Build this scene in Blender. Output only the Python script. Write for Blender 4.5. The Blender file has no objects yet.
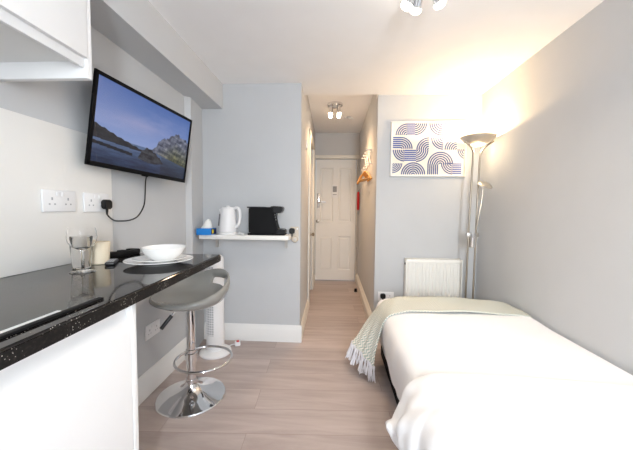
import bpy, bmesh, math, random
import numpy as np
from mathutils import Vector, Matrix
random.seed(7)
PI = math.pi
SC = bpy.context.scene
COL = SC.collection

# ------------------------------------------------------------------ materials
def mat(name, color, rough=0.5, metal=0.0, spec=0.5, coat=0.0, vary=0.03, vscale=6.0, bump=0.0, bscale=80.0,
        emit=None, estr=0.0, trans=0.0, ior=1.45, sheen=0.0):
    m = bpy.data.materials.new(name); m.use_nodes = True
    nt = m.node_tree; b = nt.nodes['Principled BSDF']
    b.inputs['Roughness'].default_value = rough
    b.inputs['Metallic'].default_value = metal
    b.inputs['Specular IOR Level'].default_value = spec
    b.inputs['Coat Weight'].default_value = coat
    b.inputs['Coat Roughness'].default_value = 0.08
    b.inputs['Transmission Weight'].default_value = trans
    b.inputs['IOR'].default_value = ior
    b.inputs['Sheen Weight'].default_value = sheen
    tc = nt.nodes.new('ShaderNodeTexCoord')
    if vary > 0:
        n = nt.nodes.new('ShaderNodeTexNoise'); n.inputs['Scale'].default_value = vscale; n.inputs['Detail'].default_value = 3
        nt.links.new(tc.outputs['Object'], n.inputs['Vector'])
        r = nt.nodes.new('ShaderNodeValToRGB')
        r.color_ramp.elements[0].position = 0.3; r.color_ramp.elements[1].position = 0.7
        r.color_ramp.elements[0].color = tuple(max(0, c*(1-vary)) for c in color)+(1,)
        r.color_ramp.elements[1].color = tuple(min(1, c*(1+vary)) for c in color)+(1,)
        nt.links.new(n.outputs['Fac'], r.inputs['Fac']); nt.links.new(r.outputs['Color'], b.inputs['Base Color'])
    else:
        b.inputs['Base Color'].default_value = tuple(color)+(1,)
    if bump > 0:
        n2 = nt.nodes.new('ShaderNodeTexNoise'); n2.inputs['Scale'].default_value = bscale; n2.inputs['Detail'].default_value = 4
        nt.links.new(tc.outputs['Object'], n2.inputs['Vector'])
        bp = nt.nodes.new('ShaderNodeBump'); bp.inputs['Strength'].default_value = bump; bp.inputs['Distance'].default_value = 0.002
        nt.links.new(n2.outputs['Fac'], bp.inputs['Height']); nt.links.new(bp.outputs['Normal'], b.inputs['Normal'])
    if emit is not None:
        b.inputs['Emission Color'].default_value = tuple(emit)+(1,)
        b.inputs['Emission Strength'].default_value = estr
    return m

M = {}
M['wall'] = mat('grey_wall_paint', (0.550, 0.562, 0.578), 0.75, spec=0.25, vary=0.01, bump=0.12, bscale=220)
M['wall_hall'] = mat('hall_wall_paint', (0.60, 0.60, 0.60), 0.75, spec=0.25, vary=0.01, bump=0.12, bscale=220)
M['ceil'] = mat('white_ceiling_paint', (0.88, 0.88, 0.89), 0.8, spec=0.2, vary=0.01, bump=0.1, bscale=200)
M['trim'] = mat('white_gloss_trim', (0.82, 0.82, 0.81), 0.35, vary=0.01)
M['trim_cream'] = mat('cream_gloss_trim', (0.80, 0.77, 0.70), 0.4, vary=0.015)
M['door'] = mat('cream_door_paint', (0.80, 0.79, 0.76), 0.45, vary=0.01, bump=0.05, bscale=60)
M['cab'] = mat('white_cabinet_laminate', (0.84, 0.845, 0.85), 0.35, vary=0.005)
M['cab_under'] = mat('white_cabinet_board', (0.74, 0.74, 0.73), 0.5, vary=0.01)
M['splash'] = mat('cream_white_panel', (0.88, 0.875, 0.855), 0.45, vary=0.01, vscale=3)
M['plastic'] = mat('white_plastic', (0.83, 0.83, 0.84), 0.35, vary=0.01)
M['plastic_grey'] = mat('grey_plastic', (0.42, 0.43, 0.45), 0.4, vary=0.02)
M['beige'] = mat('beige_plastic', (0.62, 0.55, 0.46), 0.45, vary=0.03)
M['black'] = mat('black_plastic', (0.008, 0.008, 0.009), 0.35, vary=0.1)
M['blackm'] = mat('matt_black_plastic', (0.006, 0.006, 0.007), 0.6, spec=0.2, vary=0.1)
M['tvcase'] = mat('tv_black_casing', (0.004, 0.004, 0.005), 0.5, spec=0.12, vary=0.1)
M['glassblack'] = mat('black_ceramic_glass', (0.010, 0.010, 0.011), 0.05, spec=0.5, vary=0.05)
M['chrome'] = mat('polished_chrome', (0.78, 0.78, 0.79), 0.07, metal=1.0, vary=0.01)
M['steel'] = mat('brushed_steel', (0.62, 0.60, 0.57), 0.3, metal=1.0, vary=0.05, vscale=40)
M['shade'] = mat('satin_nickel_shade', (0.74, 0.67, 0.58), 0.42, metal=1.0, vary=0.04, vscale=30)
M['nickel'] = mat('satin_nickel', (0.37, 0.325, 0.27), 0.33, metal=1.0, vary=0.04, vscale=30)
M['seat'] = mat('glossy_grey_moulded_plastic', (0.27, 0.27, 0.255), 0.16, coat=0.6, vary=0.02)
M['ceramic'] = mat('white_glazed_ceramic', (0.86, 0.86, 0.85), 0.12, coat=0.5, vary=0.005)
M['cream_cup'] = mat('cream_ceramic', (0.78, 0.68, 0.52), 0.4, vary=0.02)
M['glass'] = mat('clear_glass', (1, 1, 1), 0.0, trans=1.0, ior=1.28, vary=0)
M['window_glass'] = mat('window_glass', (1, 1, 1), 0.0, trans=1.0, ior=1.02, vary=0)
M['blue'] = mat('bright_blue_card', (0.015, 0.21, 0.62), 0.4, vary=0.05)
M['yellow'] = mat('yellow_print', (0.75, 0.62, 0.03), 0.4, vary=0.05)
M['navy'] = mat('navy_print', (0.01, 0.02, 0.12), 0.4, vary=0.05)
M['tissue'] = mat('white_tissue', (0.85, 0.84, 0.81), 0.9, vary=0.01)
M['red'] = mat('red_plastic', (0.55, 0.015, 0.02), 0.4, vary=0.04)
M['rad'] = mat('white_radiator_enamel', (0.83, 0.82, 0.78), 0.35, vary=0.005)
M['sheet'] = mat('white_cotton', (0.92, 0.92, 0.925), 0.9, spec=0.1, vary=0.006, bump=0.15, bscale=18, sheen=0.2)
M['divan'] = mat('black_divan_fabric', (0.006, 0.006, 0.008), 0.85, spec=0.15, vary=0.2, bump=0.3, bscale=300)
M['tassel'] = mat('white_cotton_tassel', (0.80, 0.80, 0.84), 0.9, spec=0.1, vary=0.03)
M['hanger'] = mat('golden_varnished_wood', (0.62, 0.30, 0.07), 0.4, vary=0.15, vscale=30)
M['card'] = mat('notice_card', (0.80, 0.80, 0.80), 0.5, vary=0.02)
M['card_grey'] = mat('notice_grey_print', (0.30, 0.30, 0.31), 0.6, vary=0.3, vscale=160)
M['frame'] = mat('white_picture_frame', (0.82, 0.81, 0.78), 0.4, vary=0.01)
M['paper'] = mat('cream_art_paper', (0.83, 0.80, 0.70), 0.7, vary=0.01)
M['ink_blue'] = mat('blue_art_ink', (0.08, 0.12, 0.36), 0.7, vary=0.15, vscale=12)
M['ink_grey'] = mat('grey_blue_art_ink', (0.09, 0.12, 0.27), 0.7, vary=0.15, vscale=12)
M['bulb'] = mat('glowing_bulb', (1, 1, 1), 0.3, vary=0, emit=(1.0, 0.86, 0.66), estr=25)
M['bulb_main'] = mat('glowing_main_bulb', (1, 1, 1), 0.3, vary=0, emit=(1.0, 0.90, 0.75), estr=14)
M['lampglow'] = mat('frosted_lamp_glass', (0.9, 0.88, 0.84), 0.4, vary=0, emit=(1.0, 0.90, 0.74), estr=3.0)
M['carcass'] = mat('white_cabinet_edge', (0.80, 0.81, 0.82), 0.4, vary=0.005)
M['shelf'] = mat('white_shelf_laminate', (0.84, 0.83, 0.80), 0.4, vary=0.01)
M['brown_edge'] = mat('raw_board_edge', (0.30, 0.22, 0.16), 0.7, vary=0.1)
M['gauge'] = mat('dark_grey_gauge', (0.10, 0.10, 0.11), 0.3, vary=0.03)
M['tank'] = mat('smoked_water_tank', (0.015, 0.015, 0.017), 0.12, vary=0.05)

def floor_mat():
    m = bpy.data.materials.new('pale_oak_laminate'); m.use_nodes = True
    nt = m.node_tree; b = nt.nodes['Principled BSDF']; N = nt.nodes.new; L = nt.links.new
    tc = N('ShaderNodeTexCoord')
    mp = N('ShaderNodeMapping'); mp.inputs['Location'].default_value = (0.37, 0.05, 0); mp.inputs['Rotation'].default_value = (0, 0, -0.042)
    L(tc.outputs['Object'], mp.inputs['Vector'])
    br = N('ShaderNodeTexBrick')
    br.inputs['Color1'].default_value = (0.0, 0.0, 0.0, 1); br.inputs['Color2'].default_value = (1, 1, 1, 1)
    br.inputs['Mortar'].default_value = (0.5, 0.5, 0.5, 1)
    br.inputs['Scale'].default_value = 1.0; br.inputs['Mortar Size'].default_value = 0.0012
    br.inputs['Mortar Smooth'].default_value = 0.1
    br.inputs['Brick Width'].default_value = 1.22; br.inputs['Row Height'].default_value = 0.19
    br.offset = 0.37; br.offset_frequency = 2
    L(mp.outputs['Vector'], br.inputs['Vector'])
    # grain
    mp2 = N('ShaderNodeMapping'); mp2.inputs['Scale'].default_value = (0.9, 8, 1)
    L(tc.outputs['Object'], mp2.inputs['Vector'])
    add = N('ShaderNodeVectorMath'); add.operation = 'MULTIPLY_ADD'
    L(br.outputs['Color'], add.inputs[0]); add.inputs[1].default_value = (7, 5, 0); L(mp2.outputs['Vector'], add.inputs[2])
    n = N('ShaderNodeTexNoise'); n.inputs['Scale'].default_value = 1.5; n.inputs['Detail'].default_value = 8; n.inputs['Roughness'].default_value = 0.65
    n.inputs['Distortion'].default_value = 0.6
    L(add.outputs['Vector'], n.inputs['Vector'])
    cr = N('ShaderNodeValToRGB'); e = cr.color_ramp.elements
    e[0].position = 0.28; e[0].color = (0.385, 0.32, 0.298, 1)
    e[1].position = 0.72; e[1].color = (0.555, 0.485, 0.462, 1)
    L(n.outputs['Fac'], cr.inputs['Fac'])
    # per plank tone
    cr2 = N('ShaderNodeValToRGB'); e2 = cr2.color_ramp.elements
    e2[0].color = (0.90, 0.89, 0.89, 1); e2[1].color = (1.07, 1.06, 1.06, 1)
    L(br.outputs['Color'], cr2.inputs['Fac'])
    mx = N('ShaderNodeMix'); mx.data_type = 'RGBA'; mx.blend_type = 'MULTIPLY'; mx.inputs['Factor'].default_value = 1
    L(cr.outputs['Color'], mx.inputs['A']); L(cr2.outputs['Color'], mx.inputs['B'])
    mx2 = N('ShaderNodeMix'); mx2.data_type = 'RGBA'; L(br.outputs['Fac'], mx2.inputs['Factor'])
    L(mx.outputs['Result'], mx2.inputs['A']); mx2.inputs['B'].default_value = (0.31, 0.25, 0.225, 1)
    L(mx2.outputs['Result'], b.inputs['Base Color'])
    b.inputs['Roughness'].default_value = 0.45; b.inputs['Specular IOR Level'].default_value = 0.3
    bp = N('ShaderNodeBump'); bp.inputs['Strength'].default_value = 0.12; bp.inputs['Distance'].default_value = 0.001
    L(n.outputs['Fac'], bp.inputs['Height']); L(bp.outputs['Normal'], b.inputs['Normal'])
    return m
M['floor'] = floor_mat()

def worktop_mat(name='black_speckled_worktop', rough=.07, spec=.42):
    m = bpy.data.materials.new(name); m.use_nodes = True
    nt = m.node_tree; b = nt.nodes['Principled BSDF']; N = nt.nodes.new; L = nt.links.new
    tc = N('ShaderNodeTexCoord')
    v = N('ShaderNodeTexVoronoi'); v.inputs['Scale'].default_value = 210
    L(tc.outputs['Object'], v.inputs['Vector'])
    cr = N('ShaderNodeValToRGB'); e = cr.color_ramp.elements
    e[0].position = 0.20; e[0].color = (0.60, 0.56, 0.50, 1); e[1].position = 0.27; e[1].color = (0.010, 0.009, 0.009, 1)
    L(v.outputs['Distance'], cr.inputs['Fac'])
    # only some cells sparkle
    cr3 = N('ShaderNodeValToRGB'); e3 = cr3.color_ramp.elements
    e3[0].position = 0.72; e3[0].color = (0, 0, 0, 1); e3[1].position = 0.88; e3[1].color = (1, 1, 1, 1)
    sp = N('ShaderNodeSeparateColor'); L(v.outputs['Color'], sp.inputs['Color']); L(sp.outputs['Red'], cr3.inputs['Fac'])
    n = N('ShaderNodeTexNoise'); n.inputs['Scale'].default_value = 120; n.inputs['Detail'].default_value = 4
    L(tc.outputs['Object'], n.inputs['Vector'])
    cr2 = N('ShaderNodeValToRGB'); e2 = cr2.color_ramp.elements
    e2[0].position = 0.5; e2[0].color = (0.008, 0.007, 0.007, 1); e2[1].position = 0.8; e2[1].color = (0.03, 0.025, 0.022, 1)
    L(n.outputs['Fac'], cr2.inputs['Fac'])
    mx = N('ShaderNodeMix'); mx.data_type = 'RGBA'
    L(cr3.outputs['Color'], mx.inputs['Factor']); L(cr2.outputs['Color'], mx.inputs['A']); L(cr.outputs['Color'], mx.inputs['B'])
    L(mx.outputs['Result'], b.inputs['Base Color'])
    b.inputs['Roughness'].default_value = rough; b.inputs['Specular IOR Level'].default_value = spec
    return m
M['worktop'] = worktop_mat()
M['worktop_edge'] = worktop_mat('speckled_edging', .4, .15)

def throw_mat():
    m = bpy.data.materials.new('sage_chevron_weave'); m.use_nodes = True
    nt = m.node_tree; b = nt.nodes['Principled BSDF']; N = nt.nodes.new; L = nt.links.new
    uv = N('ShaderNodeUVMap'); uv.uv_map = 'UVMap'
    s = N('ShaderNodeSeparateXYZ'); L(uv.outputs['UV'], s.inputs['Vector'])
    def math_(op, a, b_=None, c=None):
        n = N('ShaderNodeMath'); n.operation = op
        for i, q in enumerate((a, b_, c)):
            if q is None: continue
            if isinstance(q, (int, float)): n.inputs[i].default_value = q
            else: L(q, n.inputs[i])
        return n.outputs[0]
    tri = math_('PINGPONG', s.outputs['X'], 0.020)
    t = math_('MULTIPLY', math_('ADD', s.outputs['Y'], tri), 1/0.020)
    fr = math_('FRACT', t)
    st = math_('SMOOTH_MIN', math_('MULTIPLY', math_('ABSOLUTE', math_('SUBTRACT', fr, 0.5)), 2), 1.0, 0.05)
    cr = N('ShaderNodeValToRGB'); e = cr.color_ramp.elements
    e[0].position = 0.32; e[0].color = (0.38, 0.47, 0.43, 1); e[1].position = 0.55; e[1].color = (0.84, 0.81, 0.74, 1)
    L(st, cr.inputs['Fac']); L(cr.outputs['Color'], b.inputs['Base Color'])
    b.inputs['Roughness'].default_value = 0.95; b.inputs['Specular IOR Level'].default_value = 0.1
    bp = N('ShaderNodeBump'); bp.inputs['Strength'].default_value = 0.5; bp.inputs['Distance'].default_value = 0.002
    L(st, bp.inputs['Height']); L(bp.outputs['Normal'], b.inputs['Normal'])
    return m
M['throw'] = throw_mat()

def screen_mat():
    m = bpy.data.materials.new('lit_tv_picture'); m.use_nodes = True
    nt = m.node_tree; b = nt.nodes['Principled BSDF']; L = nt.links.new
    a = nt.nodes.new('ShaderNodeVertexColor'); a.layer_name = 'picture'
    b.inputs['Base Color'].default_value = (0.01, 0.01, 0.012, 1); b.inputs['Roughness'].default_value = 0.25
    b.inputs['Specular IOR Level'].default_value = 0.3
    L(a.outputs['Color'], b.inputs['Emission Color']); b.inputs['Emission Strength'].default_value = SCREEN_STR
    return m
SCREEN_STR = 0.92
M['screen'] = screen_mat()

# ------------------------------------------------------------------ mesh helpers
def sharpen(bm, ang=0.6):
    bm.normal_update()
    for f in bm.faces: f.smooth = True
    for e in bm.edges:
        if len(e.link_faces) != 2: e.smooth = True
        else: e.smooth = e.calc_face_angle(0) < ang

def obj(name, bm, material, parent=None, loc=None, rotz=0.0, label=None, smooth=True, ang=0.6):
    if smooth: sharpen(bm, ang)
    me = bpy.data.meshes.new(name); bm.to_mesh(me); bm.free()
    o = bpy.data.objects.new(name, me); COL.objects.link(o)
    if isinstance(material, (list, tuple)):
        for mm in material: me.materials.append(mm)
    else: me.materials.append(material)
    if parent is not None: o.parent = parent
    if loc is not None: o.location = loc
    o.rotation_euler.z = rotz
    if label: o['label'] = label
    return o

def tag(o, label, cat, group=None, kind=None):
    o['label'] = label; o['category'] = cat
    if group: o['group'] = group
    if kind: o['kind'] = kind
    return o

def thing(name, label, cat, loc=(0, 0, 0), rotz=0.0, group=None):
    o = bpy.data.objects.new(name, None); COL.objects.link(o)
    o.empty_display_size = 0.05; o.location = loc; o.rotation_euler = (0, 0, rotz)
    return tag(o, label, cat, group)

def struct(name, bm, m, label=None, parent=None, smooth=True):
    o = obj(name, bm, m, parent, smooth=smooth)
    if parent is None: o['kind'] = 'structure'
    if label: o['label'] = label
    return o

def box(bm, x0, x1, y0, y1, z0, z1, bev=0.0, seg=2, mat_index=0):
    r = bmesh.ops.create_cube(bm, size=1.0)
    vs = r['verts']
    for v in vs:
        v.co = Vector(((x0+x1)/2+v.co.x*(x1-x0), (y0+y1)/2+v.co.y*(y1-y0), (z0+z1)/2+v.co.z*(z1-z0)))
    fs = set(f for v in vs for f in v.link_faces)
    for f in fs: f.material_index = mat_index
    if bev > 0:
        es = list(set(e for v in vs for e in v.link_edges))
        bmesh.ops.bevel(bm, geom=es, offset=bev, segments=seg, affect='EDGES', profile=0.5, clamp_overlap=True)
    return bm

def bx(*a, **k):
    bm = bmesh.new(); return box(bm, *a, **k)

def lathe(bm, prof, seg=40, center=(0, 0, 0), mtx=None, cap0=False, cap1=False):
    """prof: list of (r, z) revolved about Z"""
    rings = []
    for r, z in prof:
        if r < 1e-6:
            rings.append([bm.verts.new((center[0], center[1], center[2]+z))])
        else:
            rings.append([bm.verts.new((center[0]+r*math.cos(2*PI*i/seg), center[1]+r*math.sin(2*PI*i/seg), center[2]+z)) for i in range(seg)])
    for a, b in zip(rings[:-1], rings[1:]):
        for i in range(seg):
            j = (i+1) % seg
            if len(a) == 1 and len(b) == 1: continue
            if len(a) == 1: bm.faces.new((a[0], b[j], b[i]))
            elif len(b) == 1: bm.faces.new((a[i], a[j], b[0]))
            else: bm.faces.new((a[i], a[j], b[j], b[i]))
    if cap0 and len(rings[0]) > 1: bm.faces.new(list(reversed(rings[0])))
    if cap1 and len(rings[-1]) > 1: bm.faces.new(rings[-1])
    if mtx is not None:
        for ring in rings:
            for v in ring: v.co = mtx @ v.co
    return bm

def catmull(pts, n):
    P = [np.array(p, float) for p in pts]
    P = [2*P[0]-P[1]]+P+[2*P[-1]-P[-2]]
    out = []
    for i in range(1, len(P)-2):
        for k in range(n):
            t = k/n
            a, b, c, d = P[i-1], P[i], P[i+1], P[i+2]
            out.append(0.5*((2*b)+(c-a)*t+(2*a-5*b+4*c-d)*t*t+(3*b-a-3*c+d)*t**3))
    out.append(P[-2])
    return out

def tube(bm, pts, r, seg=10, smooth_n=0, closed=False, r_end=None):
    if smooth_n: pts = catmull(pts, smooth_n)
    pts = [Vector(p) for p in pts]
    n = len(pts); rings = []
    prev = None
    for i, p in enumerate(pts):
        if closed: t = pts[(i+1) % n]-pts[(i-1) % n]
        else: t = pts[min(i+1, n-1)]-pts[max(i-1, 0)]
        t.normalize()
        if prev is None:
            up = Vector((0, 0, 1)) if abs(t.z) < 0.9 else Vector((1, 0, 0))
            a = t.cross(up).normalized()
        else:
            a = (prev-t*prev.dot(t)).normalized()
        prev = a; b = t.cross(a)
        rr = r if r_end is None else r+(r_end-r)*i/(n-1)
        rings.append([bm.verts.new(p+(a*math.cos(2*PI*k/seg)+b*math.sin(2*PI*k/seg))*rr) for k in range(seg)])
    m = n if closed else n-1
    for i in range(m):
        A, B = rings[i], rings[(i+1) % n]
        for k in range(seg):
            l = (k+1) % seg
            bm.faces.new((A[k], A[l], B[l], B[k]))
    if not closed:
        bm.faces.new(list(reversed(rings[0]))); bm.faces.new(rings[-1])
    return bm

def prism(bm, poly, axis, a0, a1, bev=0.0, seg=2):
    """poly of 2D points extruded along axis ('x','y','z'); points are the two other axes in order"""
    def P(u, v, w):
        return {'x': (w, u, v), 'y': (u, w, v), 'z': (u, v, w)}[axis]
    A = [bm.verts.new(P(u, v, a0)) for u, v in poly]; B = [bm.verts.new(P(u, v, a1)) for u, v in poly]
    n = len(poly)
    fs = [bm.faces.new(A), bm.faces.new(list(reversed(B)))]
    for i in range(n):
        j = (i+1) % n
        fs.append(bm.faces.new((A[j], A[i], B[i], B[j])))
    bmesh.ops.recalc_face_normals(bm, faces=fs)
    if bev > 0:
        es = list(set(e for f in fs for e in f.edges))
        bmesh.ops.bevel(bm, geom=es, offset=bev, segments=seg, affect='EDGES', clamp_overlap=True)
    return bm

def grid_surface(bm, rows, uvs=None, flip=False):
    V = [[bm.verts.new(p) for p in row] for row in rows]
    uvl = bm.loops.layers.uv.new('UVMap') if uvs is not None else None
    for i in range(len(V)-1):
        for j in range(len(V[0])-1):
            idx = [(i, j), (i+1, j), (i+1, j+1), (i, j+1)]
            if flip: idx.reverse()
            f = bm.faces.new([V[a][b] for a, b in idx])
            if uvl:
                for l, (a, b) in zip(f.loops, idx): l[uvl].uv = uvs[a][b]
    return bm

def copy_tree(o, parent=None):
    c = o.copy(); COL.objects.link(c)
    if parent is not None: c.parent = parent
    for ch in list(o.children): copy_tree(ch, c)
    return c

def rotm(axis, ang, about=(0, 0, 0)):
    a = Vector(about)
    return Matrix.Translation(a) @ Matrix.Rotation(ang, 4, axis) @ Matrix.Translation(-a)

def xform(bm, m):
    bmesh.ops.transform(bm, matrix=m, verts=bm.verts); return bm

# ------------------------------------------------------------------ room
XL, XR, ZC = -1.13, 1.317, 2.19
YB, YA, YD = 2.53, 2.82, 4.77
XCL, XCR, ZH = -0.28, 0.392, 2.337
YR = -1.35
struct('floor', bx(XL-.1, XR+.1, YR-.1, YD+.25, -.1, 0), M['floor'])
struct('wall_left', bx(XL-.1, XL, YR, YB+.1, 0, ZC), M['wall'])
struct('wall_right', bx(XR, XR+.1, YR, YA+.1, 0, ZC), M['wall'])
struct('wall_back', bx(XL, XCL, YB, YB+.1, 0, ZC), M['wall'])
struct('wall_alcove', bx(XCR, XR, YA, YA+.1, 0, ZC), M['wall'])
# hall left wall with the opening of a side door
DY0, DY1, DZ = 3.46, 4.22, 1.98
b = bmesh.new()
box(b, XCL-.1, XCL, YB+.1, DY0, 0, ZH); box(b, XCL-.1, XCL, DY1, YD, 0, ZH); box(b, XCL-.1, XCL, DY0, DY1, DZ, ZH)
struct('wall_hall_left', b, M['wall_hall'])
struct('wall_hall_right', bx(XCR, XCR+.1, YA+.1, YD, 0, ZH), M['wall_hall'])
# end wall with the entrance door opening
b = bmesh.new()
EX0, EX1, EZ = -0.297, 0.355, 1.945
box(b, XCL-.1, EX0, YD, YD+.12, 0, ZH); box(b, EX1, XCR+.1, YD, YD+.12, 0, ZH); box(b, EX0, EX1, YD, YD+.12, EZ, ZH)
struct('wall_hall_end', b, M['wall_hall'])
b = bmesh.new()
box(b, XL-.1, XR+.1, YR-.1, YB+.1, ZC, ZC+.1); box(b, XCL-.1, XR+.1, YB+.1, 2.80, ZC, ZC+.1); box(b, XCR, XR+.1, 2.80, YA+.1, ZC, ZC+.1)
struct('ceiling', b, M['ceil'])
struct('ceiling_hall', bx(XCL-.1, XCR+.1, 2.80, YD+.12, ZH, ZH+.1), M['ceil'])
b = bmesh.new(); box(b, XCL-.1, XCR+.1, 2.78, 2.80, ZC+.1, ZH+.1)
struct('wall_hall_header', b, M['ceil'])
# boxed-in beam along the left wall and the boxed pipes in the corner
struct('trim_1', bx(XL, -0.945, YR, YB, 1.985, ZC), M['wall'])
struct('trim_2', prism(bmesh.new(), [(XL, 2.235), (-1.092, 2.26), (-1.124, YB), (XL, YB)], 'z', 0.0, 1.985), M['wall'])
# rear wall with the window the daylight comes through
WX0, WX1, WZ0, WZ1 = -0.15, 1.25, 0.75, 2.05
b = bmesh.new()
box(b, XL-.1, WX0, YR-.1, YR, 0, ZC); box(b, WX1, XR+.1, YR-.1, YR, 0, ZC)
box(b, WX0, WX1, YR-.1, YR, 0, WZ0); box(b, WX0, WX1, YR-.1, YR, WZ1, ZC)
struct('wall_rear', b, M['wall'])
w = bpy.data.objects.new('window_1', None); COL.objects.link(w); w['kind'] = 'structure'
b = bmesh.new()
for x in (WX0, (WX0+WX1)/2-.025, WX1-.05): box(b, x, x+.05, YR-.08, YR-.03, WZ0, WZ1)
for z in (WZ0, WZ1-.05): box(b, WX0, WX1, YR-.08, YR-.03, z, z+.05)
obj('window_frame', b, M['trim'], w)
obj('window_sill', bx(WX0-.04, WX1+.04, YR-.03, YR+.08, WZ0-.03, WZ0, bev=.005), M['trim'], w)

# skirting boards
def skirt_profile(h, d):
    return [(0, 0), (d, 0), (d, h*.72), (d*.75, h*.78), (d*.62, h*.86), (d*.35, h*.93), (d*.25, h), (0, h)]
def skirting(name, p0, p1, nrm, h=.145, d=.018, m='trim'):
    prof = skirt_profile(h, d); bm = bmesh.new()
    A = [bm.verts.new((p0[0]+nrm[0]*u, p0[1]+nrm[1]*u, v)) for u, v in prof]
    B = [bm.verts.new((p1[0]+nrm[0]*u, p1[1]+nrm[1]*u, v)) for u, v in prof]
    bm.faces.new(A); bm.faces.new(list(reversed(B)))
    for i in range(len(prof)):
        j = (i+1) % len(prof); bm.faces.new((A[i], B[i], B[j], A[j]))
    bmesh.ops.recalc_face_normals(bm, faces=bm.faces)
    return struct(name, bm, M[m])
skirting('baseboard_left', (XL, .91), (XL, 2.22), (1, 0), h=.15)
skirting('baseboard_back', (-1.118, YB), (XCL+.018, YB), (0, -1), h=.145)
skirting('baseboard_hall_left', (XCL, YB), (XCL, DY0-.075), (1, 0), h=.12, m='trim_cream')
skirting('baseboard_hall_end', (XCL, DY1+.075), (XCL, YD), (1, 0), h=.12, m='trim_cream')
skirting('baseboard_hall_right', (XCR, YA), (XCR, YD), (-1, 0), h=.13, d=.03, m='trim_cream')
skirting('baseboard_alcove', (XCR, YA), (XR, YA), (0, -1), h=.13)
skirting('baseboard_right', (XR, .0), (XR, YA-.02), (-1, 0), h=.13, d=.01)

# ------------------------------------------------------------------ doors
def panelled_leaf(x0, x1, y, z0, z1, th, panels):
    bm = bmesh.new()
    xs = sorted(set([x0, x1]+[p[0] for p in panels]+[p[1] for p in panels]))
    zs = sorted(set([z0, z1]+[p[2] for p in panels]+[p[3] for p in panels]))
    V = {(i, k): bm.verts.new((x, y, z)) for i, x in enumerate(xs) for k, z in enumerate(zs)}
    pf = []
    for i in range(len(xs)-1):
        for k in range(len(zs)-1):
            f = bm.faces.new((V[i, k], V[i+1, k], V[i+1, k+1], V[i, k+1]))
            cx, cz = (xs[i]+xs[i+1])/2, (zs[k]+zs[k+1])/2
            if any(p[0] < cx < p[1] and p[2] < cz < p[3] for p in panels): pf.append(f)
    for f in pf:
        r = bmesh.ops.inset_individual(bm, faces=[f], thickness=.018, depth=-.013)
        r = bmesh.ops.inset_individual(bm, faces=[f], thickness=.020, depth=0)
        r = bmesh.ops.inset_individual(bm, faces=[f], thickness=.014, depth=.008)
    box(bm, x0, x1, y+.0135, y+th, z0, z1)
    for s in (x0, x1):
        vs = [bm.verts.new(q) for q in ((s, y, z0), (s, y+.02, z0), (s, y+.02, z1), (s, y, z1))]; bm.faces.new(vs)
    for s in (z0, z1):
        vs = [bm.verts.new(q) for q in ((x0, y, s), (x1, y, s), (x1, y+.02, s), (x0, y+.02, s))]; bm.faces.new(vs)
    bmesh.ops.recalc_face_normals(bm, faces=bm.faces)
    return bm

d1 = bpy.data.objects.new('door_1', None); COL.objects.link(d1); d1['kind'] = 'structure'
d1['label'] = 'cream panelled entrance door at the end of the hallway'
LX0, LX1, LY = -0.286, 0.345, 4.765
pan = [(LX0+.070, -0.012, .95, 1.80), (.070, LX1-.070, .95, 1.80), (LX0+.070, -.012, .18, .72), (.070, LX1-.070, .18, .72)]
obj('door_leaf', panelled_leaf(LX0, LX1, LY, .015, 1.93, .042, pan), M['door'], d1, ang=.2)
b = bmesh.new()
box(b, XCL-.024, EX0+.004, YD-.025, YD-.001, 0, 1.99, bev=.004); box(b, EX1-.004, XCR-.03, YD-.025, YD-.001, 0, 1.99, bev=.004)
box(b, XCL-.024, XCR-.002, YD-.025, YD-.001, EZ-.005, 1.995, bev=.004)
obj('door_frame', b, M['trim_cream'], d1)
h = obj('handle_plate', bx(-.262, -.226, LY-.012, LY, 1.17, 1.40, bev=.004), M['chrome'], d1)
b = bmesh.new(); tube(b, [(-.244, LY-.008, 1.255), (-.244, LY-.055, 1.255), (-.229, LY-.062, 1.257), (-.125, LY-.06, 1.26)], .010, smooth_n=4)
obj('lever', b, M['chrome'], h)
b = bmesh.new(); lathe(b, [(0, .045), (.018, .042), (.026, .032), (.024, .02), (.012, .014), (.012, .005), (.027, .004), (.027, 0)], 24,
                       mtx=Matrix.Translation((-.250, LY, .96)) @ Matrix.Rotation(PI/2, 4, 'X'))
obj('knob', b, M['nickel'], d1)
for z in (1.62, .25):
    b = bmesh.new(); tube(b, [(LX1+.004, LY-.004, z-.05), (LX1+.004, LY-.004, z+.05)], .006); obj('hinge', b, M['steel'], d1)
nc = tag(obj('notice_card', bx(-.035, .06, LY-.004, LY-.0005, 1.33, 1.53, bev=.001), M['card']),
         'small white notice card stuck on the hallway door', 'notice')
obj('printed_patch', bx(-.018, .045, LY-.0055, LY-.004, 1.42, 1.51), M['card_grey'], nc, label='dark grey printed patch')
obj('printed_line', bx(-.018, .045, LY-.0055, LY-.004, 1.375, 1.385), M['card_grey'], nc)

# side door in the hall's left wall
d2 = bpy.data.objects.new('door_2', None); COL.objects.link(d2); d2['kind'] = 'structure'
d2['label'] = 'white side door in the left wall of the hallway'
obj('door_leaf', bx(XCL-.06, XCL-.022, DY0+.004, DY1-.004, .012, DZ-.004, bev=.003), M['trim'], d2)
b = bmesh.new()
box(b, XCL, XCL+.02, DY0-.07, DY0+.002, 0, DZ+.07, bev=.004); box(b, XCL, XCL+.02, DY1-.002, DY1+.07, 0, DZ+.07, bev=.004)
box(b, XCL, XCL+.02, DY0-.07, DY1+.07, DZ-.002, DZ+.07, bev=.004)
obj('door_frame', b, M['trim_cream'], d2)
b = bmesh.new(); lathe(b, [(0, .06), (.02, .055), (.027, .042), (.022, .03), (.011, .022), (.011, .008), (.026, .006), (.026, 0)], 24,
                       mtx=Matrix.Translation((XCL-.022, 4.10, .80)) @ Matrix.Rotation(PI/2, 4, 'Y'))
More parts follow.
